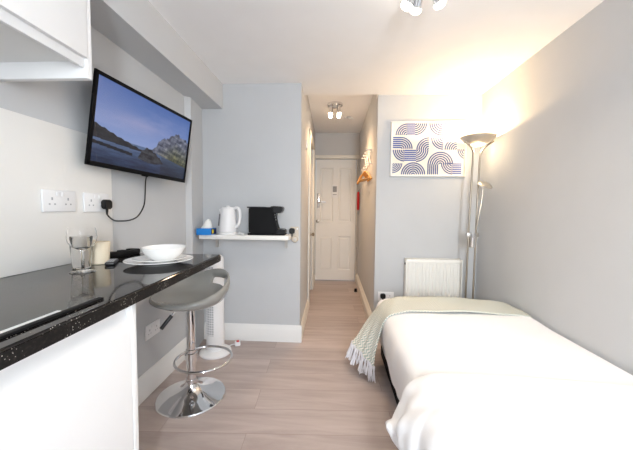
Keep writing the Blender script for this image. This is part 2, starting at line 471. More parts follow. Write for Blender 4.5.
obj('knob', b, M['nickel'], d2)

# ------------------------------------------------------------------ kitchen side
# wall cabinet
uc = thing('wall_cabinet', 'white handleless kitchen cabinet hung high on the left wall beside the television', 'cabinet', (XL, .5, 1.57))
def L_(o, x0, x1, y0, y1, z0, z1, **k):
    l = o.location; return bx(x0-l.x, x1-l.x, y0-l.y, y1-l.y, z0-l.z, z1-l.z, **k)
obj('carcass', L_(uc, XL+.001, -.822, -.3, .955, 1.622, 1.98), M['cab_under'], uc)
obj('end_panel', L_(uc, XL+.001, -.805, .955, .976, 1.568, 1.98, bev=.001), M['cab'], uc)
obj('front_rail', L_(uc, -.8235, -.812, -.3, .954, 1.600, 1.66, bev=.001), M['carcass'], uc)
obj('door', L_(uc, -.819, -.798, .33, .950, 1.6285, 1.98, bev=.0015), M['cab'], uc)
obj('door', L_(uc, -.819, -.798, -.3, .326, 1.6285, 1.98, bev=.0015), M['cab'], uc)
obj('back_rail', L_(uc, XL+.001, XL+.02, -.3, .955, 1.575, 1.622), M['cab'], uc)

# base unit
bc = thing('base_cabinet', 'white kitchen base unit under the black worktop', 'cabinet', (XL, .4, 0))
obj('carcass', L_(bc, XL+.001, -.637, -.6, .868, .0, .866), M['cab_under'], bc)
obj('end_panel', L_(bc, XL+.001, -.612, .8685, .888, 0, .866, bev=.001), M['cab'], bc)
def cab_front(y0, y1):
    prof = [(-.636, .10), (-.616, .10), (-.614, .104), (-.614, .775), (-.617, .790), (-.626, .812), (-.634, .835), (-.636, .85)]
    bm = bmesh.new(); prism(bm, prof, 'y', y0, y1)
    xform(bm, Matrix.Translation((-XL, -.4, 0))); return bm
obj('door', cab_front(.275, .866), M['cab'], bc)
obj('door', cab_front(-.6, .271), M['cab'], bc)
obj('plinth', L_(bc, -.638, -.63, -.6, .868, 0, .095), M['cab'], bc)
obj('top_rail', L_(bc, -.6365, -.622, -.6, .868, .842, .8655), M['cab'], bc)

# worktop: front edge runs very slightly out of parallel with the wall
b = bmesh.new()
prism(b, [(XL+.001, -.6), (-.534, -.6), (-.592, 1.548), (XL+.001, 1.548)], 'z', .867, .905, bev=.006, seg=3)
b.normal_update()
for f in b.faces:
    if f.normal.z < .5: f.material_index = 1
wt = tag(obj('worktop', b, [M['worktop'], M['worktop_edge']]), 'glossy black speckled worktop running along the left wall as a breakfast bar', 'worktop')
# splashback
sb = tag(obj('splashback', bx(XL+.0012, XL+.007, -.6, 1.465, .906, 1.48, bev=.001), M['splash']),
         'plain cream-white splashback panel on the wall above the black worktop', 'splashback')
# hob
hb = thing('hob', 'black glass hob with a raised front edge let into the worktop', 'hob', (-.84, .45, .905))
obj('glass_plate', L_(hb, -1.06, -.622, -.15, .752, .905, .9075), M['glassblack'], hb)
obj('front_edge', L_(hb, -.622, -.606, -.15, .752, .905, .9105, bev=.001), M['blackm'], hb)
obj('reflection_strip', L_(hb, -.634, -.6225, -.15, .645, .9075, .9108, bev=.001), M['plastic'], hb, label='pale strip standing in for a bright reflection behind the front edge')  # bright reflection on the black top, modelled as a solid white strip

# wall sockets
def socket(y, z, label, w=.148, h=.088, gang=2, loc=None, rotz=0.0, m='plastic', base=0.006):
    o = thing('wall_socket', label, 'socket', loc, rotz, 'electrical wall sockets')
    # local frame: faces +X, wall at x=0
    obj('faceplate', bx(0, .009, -w/2, w/2, -h/2, h/2, bev=.003), M[m], o)
    cs = (-.036, .036) if gang == 2 else (0.0,)
    for c in cs:
        b2 = bmesh.new()
        box(b2, .0086, .0095, c-.0035, c+.0035, .003, .014)
        box(b2, .0086, .0095, c-.015, c-.008, -.016, -.010); box(b2, .0086, .0095, c+.008, c+.015, -.016, -.010)
        obj('pin_holes', b2, M['plastic_grey'], o)
    for c in ((-.012, .012) if gang == 2 else (0.025,)):
        s = obj('rocker_switch', bx(.009, .013, c-.006, c+.006, .018, .034, bev=.0015), M['plastic'], o)
    return o
socket(0, 0, 'white double socket on the splashback, nearer the wall cabinet, nothing plugged in', loc=(XL+.0075, 1.166, 1.172))
socket(0, 0, 'white double socket on the splashback with the black television plug in it', loc=(XL+.0075, 1.358, 1.170))
socket(0, 0, 'white double socket low on the wall under the breakfast bar', loc=(XL, 1.785, .385))
socket(0, 0, 'white double socket low on the wall beside the radiator', loc=(.50, YA, .335), rotz=-PI/2)
socket(0, 0, 'small beige single socket on the wall at the right end of the shelf', w=.07, h=.086, gang=1, loc=(-.33, YB, .955), rotz=-PI/2, m='beige')

def plug(loc, rotz, label, cat='plug', m='black'):
    o = thing('plug', label, cat, loc, rotz)
    bm = bmesh.new()
    prism(bm, [(-.024, -.012), (-.018, -.024), (.018, -.024), (.024, -.012), (.024, .012), (.016, .022), (-.016, .022), (-.024, .012)], 'x', 0, .026, bev=.004)
    obj('body', bm, M[m], o)
    bm = bmesh.new(); tube(bm, [(.013, 0, -.022), (.013, 0, -.05)], .007, r_end=.004); obj('cord_grip', bm, M[m], o)
    return o
plug((XL+.018, 1.398, 1.163), 0, 'black plug in the socket under the television with a cable leading off')
plug((.470, YA-.0105, .345), -PI/2, 'black plug in the low socket beside the radiator')
plug((-.348, YB-.0105, .965), -PI/2, 'black plug in the beige socket at the shelf end')
b = bmesh.new()
tube(b, [(XL+.031, 1.398, 1.114), (XL+.029, 1.415, 1.100), (XL+.018, 1.46, 1.083), (XL+.006, 1.52, 1.077), (XL+.004, 1.60, 1.078), (XL+.004, 1.67, 1.100),
         (XL+.004, 1.725, 1.16), (XL+.005, 1.738, 1.23), (XL+.015, 1.728, 1.30), (XL+.035, 1.715, 1.36)], .0035, seg=8, smooth_n=6)
tag(obj('power_cable', b, M['black']), 'black power cable looping from the plug up to the television', 'cable')

# ------------------------------------------------------------------ television
def tv_pic(nx, ny):
    rng = np.random.RandomState(4)
    def fbm(seed, X, Y, f0, octs):
        r = np.random.RandomState(seed); out = np.zeros_like(X); amp = 1
        for o in range(octs):
            for _ in range(3):
                a = r.rand()*6.28; p = r.rand()*6.28
                out += amp/3*np.sin(f0*(math.cos(a)*X+math.sin(a)*Y)+p+1.5*np.sin(f0*.7*(math.cos(a+1.3)*X+math.sin(a+1.3)*Y)+p*2))
            amp *= .6; f0 *= 2.1
        return out
    u = np.linspace(0, 1, nx); v = np.linspace(0, 1, ny)
    U, V = np.meshgrid(u, v)                    # v up
    lerp = lambda a, b, t: np.array(a)[None, None]*(1-t[..., None])+np.array(b)[None, None]*t[..., None]
    # sky (display values)
    img = lerp((.54, .61, .79), (.27, .39, .64), np.clip((V-.30)/.70, 0, 1))
    cl = fbm(2, U*1.2, V*2.6, 4.0, 5); cm = np.clip(.5*cl+.05, 0, 1)*np.clip(1.2-1.5*np.abs(V-.62)/.6, 0, 1)
    img = img*(1-.45*cm[..., None])+np.array((.66, .66, .80))*.45*cm[..., None]
    glow = np.exp(-((U-.38)/.25)**2-((V-.62)/.10)**2)
    img = img*(1-.3*glow[..., None])+np.array((.78, .70, .78))*.3*glow[..., None]
    # water
    wt_ = V < .335
    wv = lerp((.09, .14, .25), (.36, .45, .60), np.clip(V/.335, 0, 1)**1.3)
    rip = fbm(9, U*3, V*16, 6, 4)*.05
    wv = wv+rip[..., None]*np.array((.6, .8, 1.0))
    img = np.where(wt_[..., None], wv, img)
    # distant mountain massif right
    ridge = lambda x: .335+np.interp(x, [.54, .58, .62, .67, .72, .78, .84, .88, .91, .95, 1.0], [0, .06, .17, .22, .26, .32, .38, .34, .345, .33, .30])
    jag = .018*np.sin(U*95+np.sin(U*31)*2)+.012*np.sin(U*170)
    mt = (V < ridge(U)+jag*.7*(U > .58)) & (V > .31-.25*(U-.54)) & (U > .54)
    tex = fbm(21, U*5+V*3, V*6-U*2, 9, 5)
    rock = np.array((.34, .36, .43))[None, None]+tex[..., None]*np.array((.14, .14, .14))
    lowm = np.clip((ridge(U)-V)/.30-.45, 0, 1)[..., None]
    rock = rock*(1-lowm)+(np.array((.30, .31, .22))[None, None]+tex[..., None]*np.array((.14, .13, .08)))*lowm
    img = np.where(mt[..., None], rock, img)
    # left dark hill
    hl = .285+np.interp(U, [0, .08, .20, .33, .44], [.17, .14, .085, .04, 0])
    hm = (V < hl+.006*np.sin(U*90)) & (V > .285-.06*U) & (U < .44)
    img = np.where(hm[..., None], np.array((.10, .115, .15))[None, None]+tex[..., None]*.03, img)
    # dark near bank left
    bk = (np.abs(V-(.235-.13*U)) < .020) & (U < .34)
    img = np.where(bk[..., None], np.array((.05, .06, .09))[None, None], img)
    # boulder in water
    bt = .17+np.interp(U, [.40, .44, .48, .52, .58, .65, .69], [.02, .12, .17, .165, .125, .06, 0])
    bo = (V < bt+.008*np.sin(U*120)) & (V > .165-.06*np.sin((U-.40)/.29*PI)*.6) & (U > .40) & (U < .69)
    img = np.where(bo[..., None], np.array((.17, .18, .21))[None, None]+tex[..., None]*.09, img)
    # dark reflection of massif
    rf = (V < .27-.12*(U-.66)) & (U > .66)
    img = np.where(rf[..., None], img*.72+np.array((.02, .02, .02)), img)
    img = np.clip(img, 0, 1)
    return np.where(img <= .04045, img/12.92, ((img+.055)/1.055)**2.4)

tv = bpy.data.objects.new('television', None); COL.objects.link(tv)
tag(tv, 'black flat-screen television on a tilting bracket showing a mountain lake', 'television')
TW, TH = .702, .413
yaw = math.radians(82.65); til = math.radians(7.34); ro = math.radians(-1.6)
a = Vector((math.cos(yaw), math.sin(yaw), 0)); n0 = a.cross(Vector((0, 0, 1)))
up = Vector((0, 0, 1))*math.cos(til)+n0*math.sin(til)
nn = a.cross(up); a2 = a*math.cos(ro)+up*math.sin(ro); u2 = nn.cross(a2)
tv.matrix_world = Matrix(((a2.x, u2.x, nn.x, -1.0115), (a2.y, u2.y, nn.y, 1.6105), (a2.z, u2.z, nn.z, 1.530), (0, 0, 0, 1)))
b = bmesh.new()
prism(b, [(-TW/2, 0), (-TW/2, -.007), (-TW/2+.05, -.030), (TW/2-.05, -.030), (TW/2, -.007), (TW/2, 0)], 'y', -TH/2, TH/2)
xform(b, Matrix.Identity(4))
# sink the screen area inside the bezel
obj('casing', b, M['tvcase'], tv)
b = bmesh.new()
bz = .017
for x0, x1, y0, y1 in ((-TW/2, TW/2, TH/2-bz, TH/2), (-TW/2, TW/2, -TH/2, -TH/2+.021), (-TW/2, -TW/2+bz, -TH/2, TH/2), (TW/2-bz, TW/2, -TH/2, TH/2)):
    box(b, x0, x1, y0, y1, -.002, .004, bev=.001)
box(b, -.02, .02, -TH/2-.006, -TH/2+.004, -.008, .003, bev=.001)
obj('bezel', b, M['tvcase'], tv)
NX, NY = 240, 136
img = tv_pic(NX, NY)
x0, x1, y0, y1 = -TW/2+bz, TW/2-bz, -TH/2+.021, TH/2-bz
b = bmesh.new()
rows = [[(x0+(x1-x0)*i/(NX-1), y0+(y1-y0)*j/(NY-1), .0012) for i in range(NX)] for j in range(NY)]
grid_surface(b, rows, flip=True)
scr = obj('screen', b, M['screen'], tv, smooth=False)
ca = scr.data.color_attributes.new('picture', 'FLOAT_COLOR', 'POINT')
ca.data.foreach_set('color', np.concatenate([img.reshape(-1, 3), np.ones((NX*NY, 1))], axis=1).ravel().astype(np.float32))
b = bmesh.new()
box(b, -.20, .20, -.12, .12, -.050, -.028, bev=.004)
obj('back_housing', b, M['blackm'], tv)
b = bmesh.new()
box(b, -.10, .10, -.05, .10, -.075, -.050, bev=.002)
obj('wall_bracket', b, M['blackm'], tv)

# ------------------------------------------------------------------ things on the worktop
ZT = .905
def wine_glass(x, y, label):
    b2 = bmesh.new()
    prof = [(0, 0), (.040, 0), (.0405, .002), (.036, .004), (.012, .008), (.0055, .014), (.0046, .060), (.0055, .080), (.016, .086), (.034, .096), (.0445, .113), (.047, .130), (.0450, .150), (.0415, .166),
            (.0405, .166), (.0439, .150), (.0459, .130), (.0433, .1142), (.033, .0977), (.0155, .0876), (0, .0862)]
    lathe(b2, prof, 40)
    return tag(obj('wine_glass', b2, M['glass'], loc=(x, y, ZT+.0003), ang=1.2), label, 'glass')
wine_glass(-.940, 1.068, 'stemmed wine glass standing upright on the worktop in front of the tumbler')
b = bmesh.new()
lathe(b, [(0, 0), (.029, 0), (.031, .002), (.0395, .125), (.0385, .1255), (.0300, .005), (0, .004)], 40)
tag(obj('tumbler', b, M['glass'], loc=(-1.003, 1.135, ZT+.0003), ang=1.2), 'straight clear glass tumbler behind the wine glass', 'glass')
b = bmesh.new()
lathe(b, [(0, 0), (.031, 0), (.034, .003), (.040, .092), (.0395, .095), (.037, .094), (.031, .008), (0, .006)], 40)
tag(obj('cup', b, M['cream_cup'], loc=(-1.005, 1.230, ZT+.0002)), 'cream handleless cup beside the tumbler', 'cup')
# plates and bowl
PX, PY = -.757, 1.262
b = bmesh.new()
lathe(b, [(0, .003), (.070, .003), (.075, 0), (.080, .003), (.100, .009), (.136, .019), (.1365, .0205), (.134, .0215), (.100, .0125), (.080, .008), (0, .007)], 64)
tag(obj('plate', b, M['ceramic'], loc=(PX, PY, ZT+.0002)), 'large white dinner plate, bottom of the stack on the worktop', 'plate', 'stacked white tableware')
b = bmesh.new()
lathe(b, [(0, .003), (.060, .003), (.064, 0), (.069, .003), (.080, .009), (.107, .0175), (.1072, .0185), (.105, .0195), (.080, .012), (.066, .008), (0, .007)], 64)
tag(obj('plate', b, M['ceramic'], loc=(PX, PY+.004, ZT+.0078)), 'smaller white side plate between the dinner plate and the bowl', 'plate', 'stacked white tableware')
b = bmesh.new()
lathe(b, [(0, .003), (.038, .003), (.043, 0), (.048, .004), (.066, .018), (.080, .036), (.0885, .054), (.0893, .0575), (.087, .0585), (.077, .038), (.062, .020), (.035, .010), (0, .009)], 64)
tag(obj('bowl', b, M['ceramic'], loc=(PX+.016, PY+.006, ZT+.0150)), 'white bowl on top of the stacked plates', 'bowl', 'stacked white tableware')
# black slim items behind the plates
b = bmesh.new(); box(b, -.022, .022, -.14, .14, 0, .026, bev=.006)
ps = tag(obj('extension_lead', b, M['blackm'], loc=(-1.055, 1.40, ZT+.0002), rotz=-.04), 'black slim extension block lying along the wall behind the plates', 'extension block')
for k in range(4):
    b = bmesh.new(); box(b, -.012, .012, -.016, .016, .026, .031, bev=.002)
    obj('outlet', b, M['black'], ps, loc=(0, -.095+.062*k, 0))
rc = thing('remote_control', 'small black remote control lying beside the dinner plate', 'remote control', (-.955, 1.235, ZT+.0002), .5)
obj('body', bx(-.018, .018, -.055, .055, 0, .014, bev=.005), M['black'], rc)
b = bmesh.new()
for i in range(3):
    for j in range(5): box(b, -.012+.009*i, -.006+.009*i, -.04+.017*j, -.03+.017*j, .0135, .0155)
obj('buttons', b, M['plastic_grey'], rc)

# ------------------------------------------------------------------ bar stool
st = thing('bar_stool', 'grey moulded bar stool on a chrome pedestal under the breakfast bar', 'stool', (-.852, 1.73, 0))
b = bmesh.new()
lathe(b, [(0, 0), (.198, 0), (.200, .004), (.196, .010), (.170, .018), (.120, .030), (.075, .046), (.048, .066), (.036, .085), (.0325, .10), (.0325, .112), (0, .112)], 64)
obj('base', b, M['chrome'], st)
b = bmesh.new(); lathe(b, [(.028, .105), (.028, .275), (.030, .277), (.030, .295), (.024, .298)], 32); obj('column', b, M['chrome'], st)
b = bmesh.new(); lathe(b, [(.0245, .28), (.0245, .565), (.045, .570), (.060, .576), (0, .577)], 32); obj('piston', b, M['chrome'], st)
b = bmesh.new()
cx, cy = .088, -.020
pts = [(cx+.160*math.cos(t), cy+.160*math.sin(t), .250) for t in np.linspace(0, 2*PI, 48, endpoint=False)]
tube(b, pts, .0075, seg=12, closed=True)
lathe(b, [(.031, .235), (.036, .237), (.036, .275), (.031, .277)], 32)
obj('footrest', b, M['chrome'], st)
b = bmesh.new(); tube(b, [(0, 0, .570), (-.03, -.050, .565), (-.055, -.080, .548), (-.066, -.098, .528)], .0045, smooth_n=4)
lv = obj('lift_lever', b, M['chrome'], st)
b = bmesh.new(); tube(b, [(-.064, -.094, .533), (-.078, -.110, .512), (-.104, -.136, .470)], .011, seg=12); obj('grip', b, M['black'], lv)
# moulded shell: pan, and raised wrap-around back with a slot
SA = math.radians(52)          # direction of the back
def shell():
    bm = bmesh.new(); n = 72
    def height(t):             # rim height round the seat
        d = math.cos(t-SA)
        return .006+.125*max(0, .5+.5*d)**1.8
    rings = []
    #  (radial fraction, z fraction of rim, base z)
    prof = [(0.0, 0, .000), (.18, 0, .000), (.45, 0, .001), (.66, 0.02, .004), (.80, .12, .008), (.90, .38, .010), (.965, .72, .010), (.985, .93, .010), (1.0, 1.0, .012),
            (1.045, 1.01, .010), (1.085, .90, .002), (1.075, .58, -.006), (.99, .30, -.014), (.88, .06, -.026), (.66, 0, -.034), (.35, 0, -.038), (0.0, 0, -.038)]
    R0 = .212; ZP = .612
    for fr, zf, z0 in prof:
        if fr == 0: rings.append([bm.verts.new((0, 0, ZP+z0))]); continue
        ring = []
        for i in range(n):
            t = 2*PI*i/n
            rr = R0*fr*(1+.055*math.cos(2*(t-SA)+PI))
            off = .012*max(0, math.cos(t-SA))*zf
            ring.append(bm.verts.new((rr*math.cos(t)+off*math.cos(SA), rr*math.sin(t)+off*math.sin(SA), ZP+z0+zf*height(t))))
        rings.append(ring)
    for k, (A, B) in enumerate(zip(rings[:-1], rings[1:])):
        for i in range(n):
            j = (i+1) % n
            if len(A) == 1: bm.faces.new((A[0], B[i], B[j]))
            elif len(B) == 1: bm.faces.new((A[i], B[0], A[j]))
            else: bm.faces.new((A[i], B[i], B[j], A[j]))
    bmesh.ops.recalc_face_normals(bm, faces=bm.faces)
    # hand slot through the back
    cut_in = {5, 6}; cut_out = {11, 10}
    def ang(f):
        c = f.calc_center_median(); d = math.atan2(c.y, c.x)-SA
        return (d+PI) % (2*PI)-PI
    sel = []
    for f in bm.faces:
        c = f.calc_center_median(); r = math.hypot(c.x, c.y)/R0
        if abs(ang(f)+.15) < .50:
            zt = (c.z-ZP)/height(SA+ang(f))
            if .30 < zt < .72 and r > .85: sel.append(f)
    bd = set()
    bmesh.ops.delete(bm, geom=sel, context='FACES')
    es = [e for e in bm.edges if len(e.link_faces) == 1]
    # bridge inner and outer boundary of the slot
    if es:
        try: bmesh.ops.bridge_loops(bm, edges=es)
        except Exception: pass
    bmesh.ops.recalc_face_normals(bm, faces=bm.faces)
    return bm
so = obj('seat', shell(), M['seat'], st, ang=1.2)
sm = so.modifiers.new('sub', 'SUBSURF'); sm.levels = 1; sm.render_levels = 2

# ------------------------------------------------------------------ tower fan
fx, fy = -.925, 2.285
fan = thing('tower_fan', 'white tower fan standing in the corner behind the bar stool', 'fan', (fx, fy, 0))
b = bmesh.new(); lathe(b, [(0, 0), (.118, 0), (.122, .006), (.120, .018), (.105, .028), (.07, .036), (0, .038)], 56); obj('base', b, M['plastic'], fan)
b = bmesh.new(); lathe(b, [(.055, .03), (.066, .036), (.068, .05), (.068, .74), (.064, .765), (.05, .778), (0, .782)], 48); obj('housing', b, M['plastic'], fan)
b = bmesh.new()
g0, g1 = math.radians(-150), math.radians(-78)
def arc_strip(bm, r, z0, z1, t0, t1, n=10, th=.002):
    inn = [(r*math.cos(t), r*math.sin(t)) for t in np.linspace(t0, t1, n)]
    out = [((r+th)*math.cos(t), (r+th)*math.sin(t)) for t in np.linspace(t0, t1, n)]
    prism(bm, inn+out[::-1], 'z', z0, z1)
arc_strip(b, .067, .16, .70, g0, g1, 16, .002)
obj('outlet_recess', b, M['plastic_grey'], fan, label='grey slotted air outlet')
b = bmesh.new()
for k in range(28): arc_strip(b, .0685, .165+.019*k, .170+.019*k, g0, g1, 12, .002)
for t in np.linspace(g0, g1, 6): arc_strip(b, .0688, .16, .70, t-.02, t+.02, 3, .0024)
obj('grille', b, M['plastic'], fan)
pl = thing('loose_plug', 'small white and red plug lying on the floor by the tower fan', 'plug', (-.79, 2.42, 0), .4)
obj('body', bx(-.022, .022, -.02, .02, 0, .035, bev=.006), M['plastic'], pl)
obj('fuse_cover', bx(-.010, .012, -.016, .006, .034, .043, bev=.002), M['red'], pl, label='red cover')
b = bmesh.new(); tube(b, [(-.02, .0, .015), (-.05, .01, .008), (-.075, -.01, .006)], .004, smooth_n=4); obj('cord', b, M['plastic'], pl)

# ------------------------------------------------------------------ shelf and what stands on it
ZS = .935
sh = thing('wall_shelf', 'narrow white wall shelf carrying the kettle and coffee machine', 'shelf', (-.7, YB, ZS))
obj('board', L_(sh, -1.075, -.352, 2.335, YB-.0005, ZS-.034, ZS, bev=.002), M['shelf'], sh)
obj('end_cap', L_(sh, -1.082, -1.0745, 2.337, YB-.0005, ZS-.033, ZS-.001), M['brown_edge'], sh, label='brown raw end')
for x in (-1.0, -.40):
    b = L_(sh, x-.012, x+.012, 2.40, YB-.001, ZS-.046, ZS-.034); l = sh.location
    box(b, x-.012-l.x, x+.012-l.x, YB-.012-l.y, YB-.001-l.y, ZS-.12-l.z, ZS-.034-l.z)
    obj('bracket', b, M['steel'], sh)
# thermostat-like disc beside the shelf end
wc = thing('pull_cord_holder', 'small round beige fitting on the wall under the beige socket', 'fitting', (-.325, YB, .893))
b = bmesh.new(); lathe(b, [(0, .030), (.022, .028), (.028, .018), (.028, 0)], 28, mtx=Matrix.Rotation(PI/2, 4, 'X')); obj('disc', b, M['beige'], wc)
b = bmesh.new(); lathe(b, [(0, .036), (.010, .035), (.011, .028)], 20, mtx=Matrix.Rotation(PI/2, 4, 'X')); obj('button', b, M['steel'], wc)
# tissue box
tb = thing('tissue_box', 'bright blue tissue box at the left end of the shelf', 'tissue box', (-1.025, 2.368, ZS), 0)
obj('carton', bx(-.058, .058, -.060, .060, 0, .052, bev=.002), M['blue'], tb)
b = bmesh.new(); lathe(b, [(0, .0012), (.017, .0012), (.017, 0)], 24, mtx=Matrix.Translation((.0592, -.018, .027)) @ Matrix.Rotation(PI/2, 4, 'Y')); obj('yellow_mark', b, M['yellow'], tb, label='yellow round mark')
obj('dark_band', bx(.0575, .0588, -.050, .052, .006, .048), M['navy'], tb)
b = bmesh.new()
rows = []
for i in range(9):
    v = i/8; row = []
    for k in range(17):
        t = 2*PI*k/16; r = (.055-.035*v)*(1+.18*math.sin(3*t+v*2)); row.append((-.005+r*.85*math.cos(t)+.02*v, r*.6*math.sin(t)+.01*math.sin(5*t)*v, .052+.062*v*(1+.2*math.cos(t+1))))
    rows.append(row)
grid_surface(b, rows); bmesh.ops.remove_doubles(b, verts=b.verts, dist=1e-5)
bmesh.ops.holes_fill(b, edges=[e for e in b.edges if e.is_boundary]); bmesh.ops.recalc_face_normals(b, faces=b.faces)
obj('tissue', b, M['tissue'], tb, ang=2)
# kettle
ke = thing('kettle', 'white electric kettle on the shelf between the blue box and coffee machine', 'kettle', (-.868, 2.425, ZS), -.1)
b = bmesh.new(); lathe(b, [(0, 0), (.076, 0), (.078, .004), (.078, .016), (.072, .020), (0, .020)], 48); obj('power_base', b, M['plastic'], ke)
b = bmesh.new(); lathe(b, [(.060, .020), (.071, .022), (.0725, .03), (.0715, .06), (.066, .12), (.060, .185), (.057, .208), (.050, .218), (0, .224)], 48); obj('body', b, M['plastic'], ke)
b = bmesh.new(); lathe(b, [(0, .236), (.012, .234), (.016, .226), (.045, .222), (.050, .217)], 32); obj('lid', b, M['plastic'], ke)
b = bmesh.new(); tube(b, [(.048, 0, .212), (.078, 0, .218), (.098, 0, .200), (.104, 0, .15), (.098, 0, .10), (.084, 0, .070), (.066, 0, .062)], .0125, seg=14, smooth_n=6); obj('handle', b, M['plastic'], ke)
b = bmesh.new(); prism(b, [(-.070, .206), (-.05, .214), (-.05, .165), (-.058, .172)], 'y', -.022, .022, bev=.004); obj('spout', b, M['plastic'], ke)
b = bmesh.new()
xform(box(b, -.0745, -.062, -.012, .012, .070, .170, bev=.004), rotm('Z', .55) @ rotm('Y', .10, (-.07, 0, .12))); obj('water_gauge', b, M['gauge'], ke, label='grey water gauge window')
# a small white scoop / cable by the kettle
b = bmesh.new(); tube(b, [(-.772, 2.40, ZS+.006), (-.758, 2.375, ZS+.022), (-.740, 2.360, ZS+.014), (-.716, 2.355, ZS+.006)], .006, smooth_n=5)
tag(obj('white_cord', b, M['plastic']), 'short white cord lying between kettle and coffee machine', 'cord')
# coffee machine
cm = thing('coffee_machine', 'black pod coffee machine on the shelf', 'coffee machine', (-.540, 2.43, ZS))
b = bmesh.new()
prism(b, [(-.128, .012), (.085, .012), (.098, .04), (.080, .09), (.068, .15), (.060, .185), (.060, .215), (.045, .226), (-.125, .226), (-.132, .215), (-.132, .03)], 'y', -.058, .058, bev=.006)
obj('body', b, M['blackm'], cm)
obj('foot', bx(-.150, .150, -.062, .062, 0, .014, bev=.004), M['blackm'], cm)
b = bmesh.new(); prism(b, [(.028, .178), (.110, .178), (.128, .190), (.134, .222), (.128, .232), (.05, .236), (.028, .228)], 'y', -.050, .050, bev=.007); obj('brew_head', b, M['black'], cm)
obj('water_tank', bx(-.145, -.122, -.050, .050, .020, .218, bev=.006), M['tank'], cm)
obj('tank_lid', bx(-.157, -.02, -.054, .054, .219, .229, bev=.003), M['black'], cm)
b = bmesh.new(); prism(b, [(.085, .014), (.150, .014), (.152, .046), (.11, .052), (.085, .05)], 'y', -.052, .052, bev=.004); obj('drip_tray', b, M['black'], cm)
b = bmesh.new()
for k, z in enumerate((.165, .145, .125)): lathe(b, [(0, .008), (.006, .008), (.006, 0)], 14, mtx=Matrix.Translation((.062+.004*k, -.030, z)) @ Matrix.Rotation(PI/2, 4, 'Y'))
obj('buttons', b, M['steel'], cm)
b = bmesh.new(); lathe(b, [(.010, .162), (.012, .182)], 18, center=(.088, 0, 0), cap0=True); obj('spout', b, M['steel'], cm)

# ------------------------------------------------------------------ bed
bed = thing('bed', 'single divan bed with a black base along the right wall', 'bed', (.845, 1.4, 0))
obj('base', L_(bed, .385, 1.303, .42, 2.345, 0, .26, bev=.012), M['divan'], bed)
obj('mattress', L_(bed, .385, 1.300, .42, 2.345, .261, .432, bev=.03, seg=4), M['sheet'], bed)

def profile_interp(ctrl, n):
    return np.array(catmull([np.array(c) for c in ctrl], n))
def duvet_mesh():
    prof = profile_interp([(1.303, .36), (1.300, .43), (1.27, .456), (1.10, .470), (.85, .476), (.60, .472), (.46, .462), (.395, .446), (.352, .412), (.336, .35), (.338, .27), (.352, .19), (.368, .125)], 8)
    ys = list(np.linspace(.40, 2.30, 120))
    rows = []
    rs = np.random.RandomState(3); ph = rs.rand(12)*6.28
    def fold(y): return .5*math.sin(y*23+ph[0]+1.2*math.sin(y*7))+.35*math.sin(y*41+ph[1])+.25*math.sin(y*11+ph[2])
    def bumps(x, y): return .0035*math.sin(7*x+4*y+ph[3])+.003*math.sin(11*y-5*x+ph[4])+.002*math.sin(17*x+9*y+ph[5])+.0025*math.sin(3*x-14*y+ph[6])
    for y in ys:
        row = []
        for k, (x, z) in enumerate(prof):
            hang = np.clip((.44-z)/.28, 0, 1)*(1 if x < .6 else 0)
            flat = 1-np.clip((.455-z)/.03, 0, 1)
            xx = x-.018*fold(y)*hang*(1.25-hang)
            zz = z+bumps(x, y)*(.3+.7*flat)*(x < 1.29)
            if k == len(prof)-1: pass
            if hang > .6: zz += .018*math.sin(y*9+ph[7])*(hang-.6)/.4
            row.append((xx, y, zz))
        rows.append(row)
    last = rows[-1]
    for dy, lim, dx in ((.03, .462, 0), (.055, .445, .004), (.072, .41, .008), (.080, .35, .012), (.083, .26, .014), (.084, .16, .014)):
        rows.append([(x+dx*(x < .6), 2.30+dy, min(z, lim-(.476-z)*.1) if z > .16 else z) for x, y, z in last])
    bm = bmesh.new(); grid_surface(bm, rows); bmesh.ops.recalc_face_normals(bm, faces=bm.faces)
    return bm
du = tag(obj('duvet', duvet_mesh(), M['sheet'], ang=3), 'white duvet spread over the bed', 'duvet')
# the end of the duvet folded back towards the pillow
def fold_mesh():
    prof = profile_interp([(1.301, .40), (1.298, .448), (1.27, .472), (1.10, .488), (.85, .496), (.62, .496), (.48, .492), (.39, .478), (.315, .432), (.272, .372), (.250, .315), (.246, .275), (.262, .245), (.30, .235), (.335, .245)], 8)
    rows = []
    n = len(prof); rs = np.random.RandomState(8); ph = rs.rand(8)*6.28
    def front(k):   # y of the front edge along the section
        x, z = prof[k]
        return np.interp(k/(n-1), [0, .12, .28, .40, .48, .56, .66, .78, .90, 1], [1.19, 1.20, 1.215, 1.225, 1.235, 1.235, 1.225, 1.205, 1.20, 1.20])
    steps = [(0, .0), (.004, .35), (.015, .70), (.035, .92), (.07, 1.0)]+[(.07+.013*i, 1.0) for i in range(1, 56)]
    base = {}
    for d, hgt in steps:
        row = []
        for k, (x, z) in enumerate(prof):
            y = front(k)-d
            s = k/(n-1); lump = np.clip((s-.45)/.3, 0, 1)
            w = .034*lump*(abs(math.sin(y*17+s*10+ph[0]))**.6-.6)+.012*lump*(abs(math.sin(y*31-s*22+ph[4]))-.5)+.018*lump*math.sin(y*24-s*17+ph[1])+.006*lump*math.sin(y*60+s*22+ph[3])+.003*math.sin(9*x+13*y+ph[2])
            thick = .010
            zz = z+w*.6-thick*(1-hgt)*(1-lump)*1.1
            xx = x-w*.9*lump+(1-hgt)*lump*.045
            if x > 1.25: xx = min(xx, 1.303)
            # overhang tucks back in nearer the pillow
            tuck = np.clip((d-.10)/.25, 0, 1)*lump
            xx += .030*tuck
            row.append((min(xx, 1.303), y, zz))
        rows.append(row)
    bm = bmesh.new(); grid_surface(bm, rows); bmesh.ops.recalc_face_normals(bm, faces=bm.faces)
    return bm
obj('folded_back_end', fold_mesh(), M['sheet'], du, ang=3)

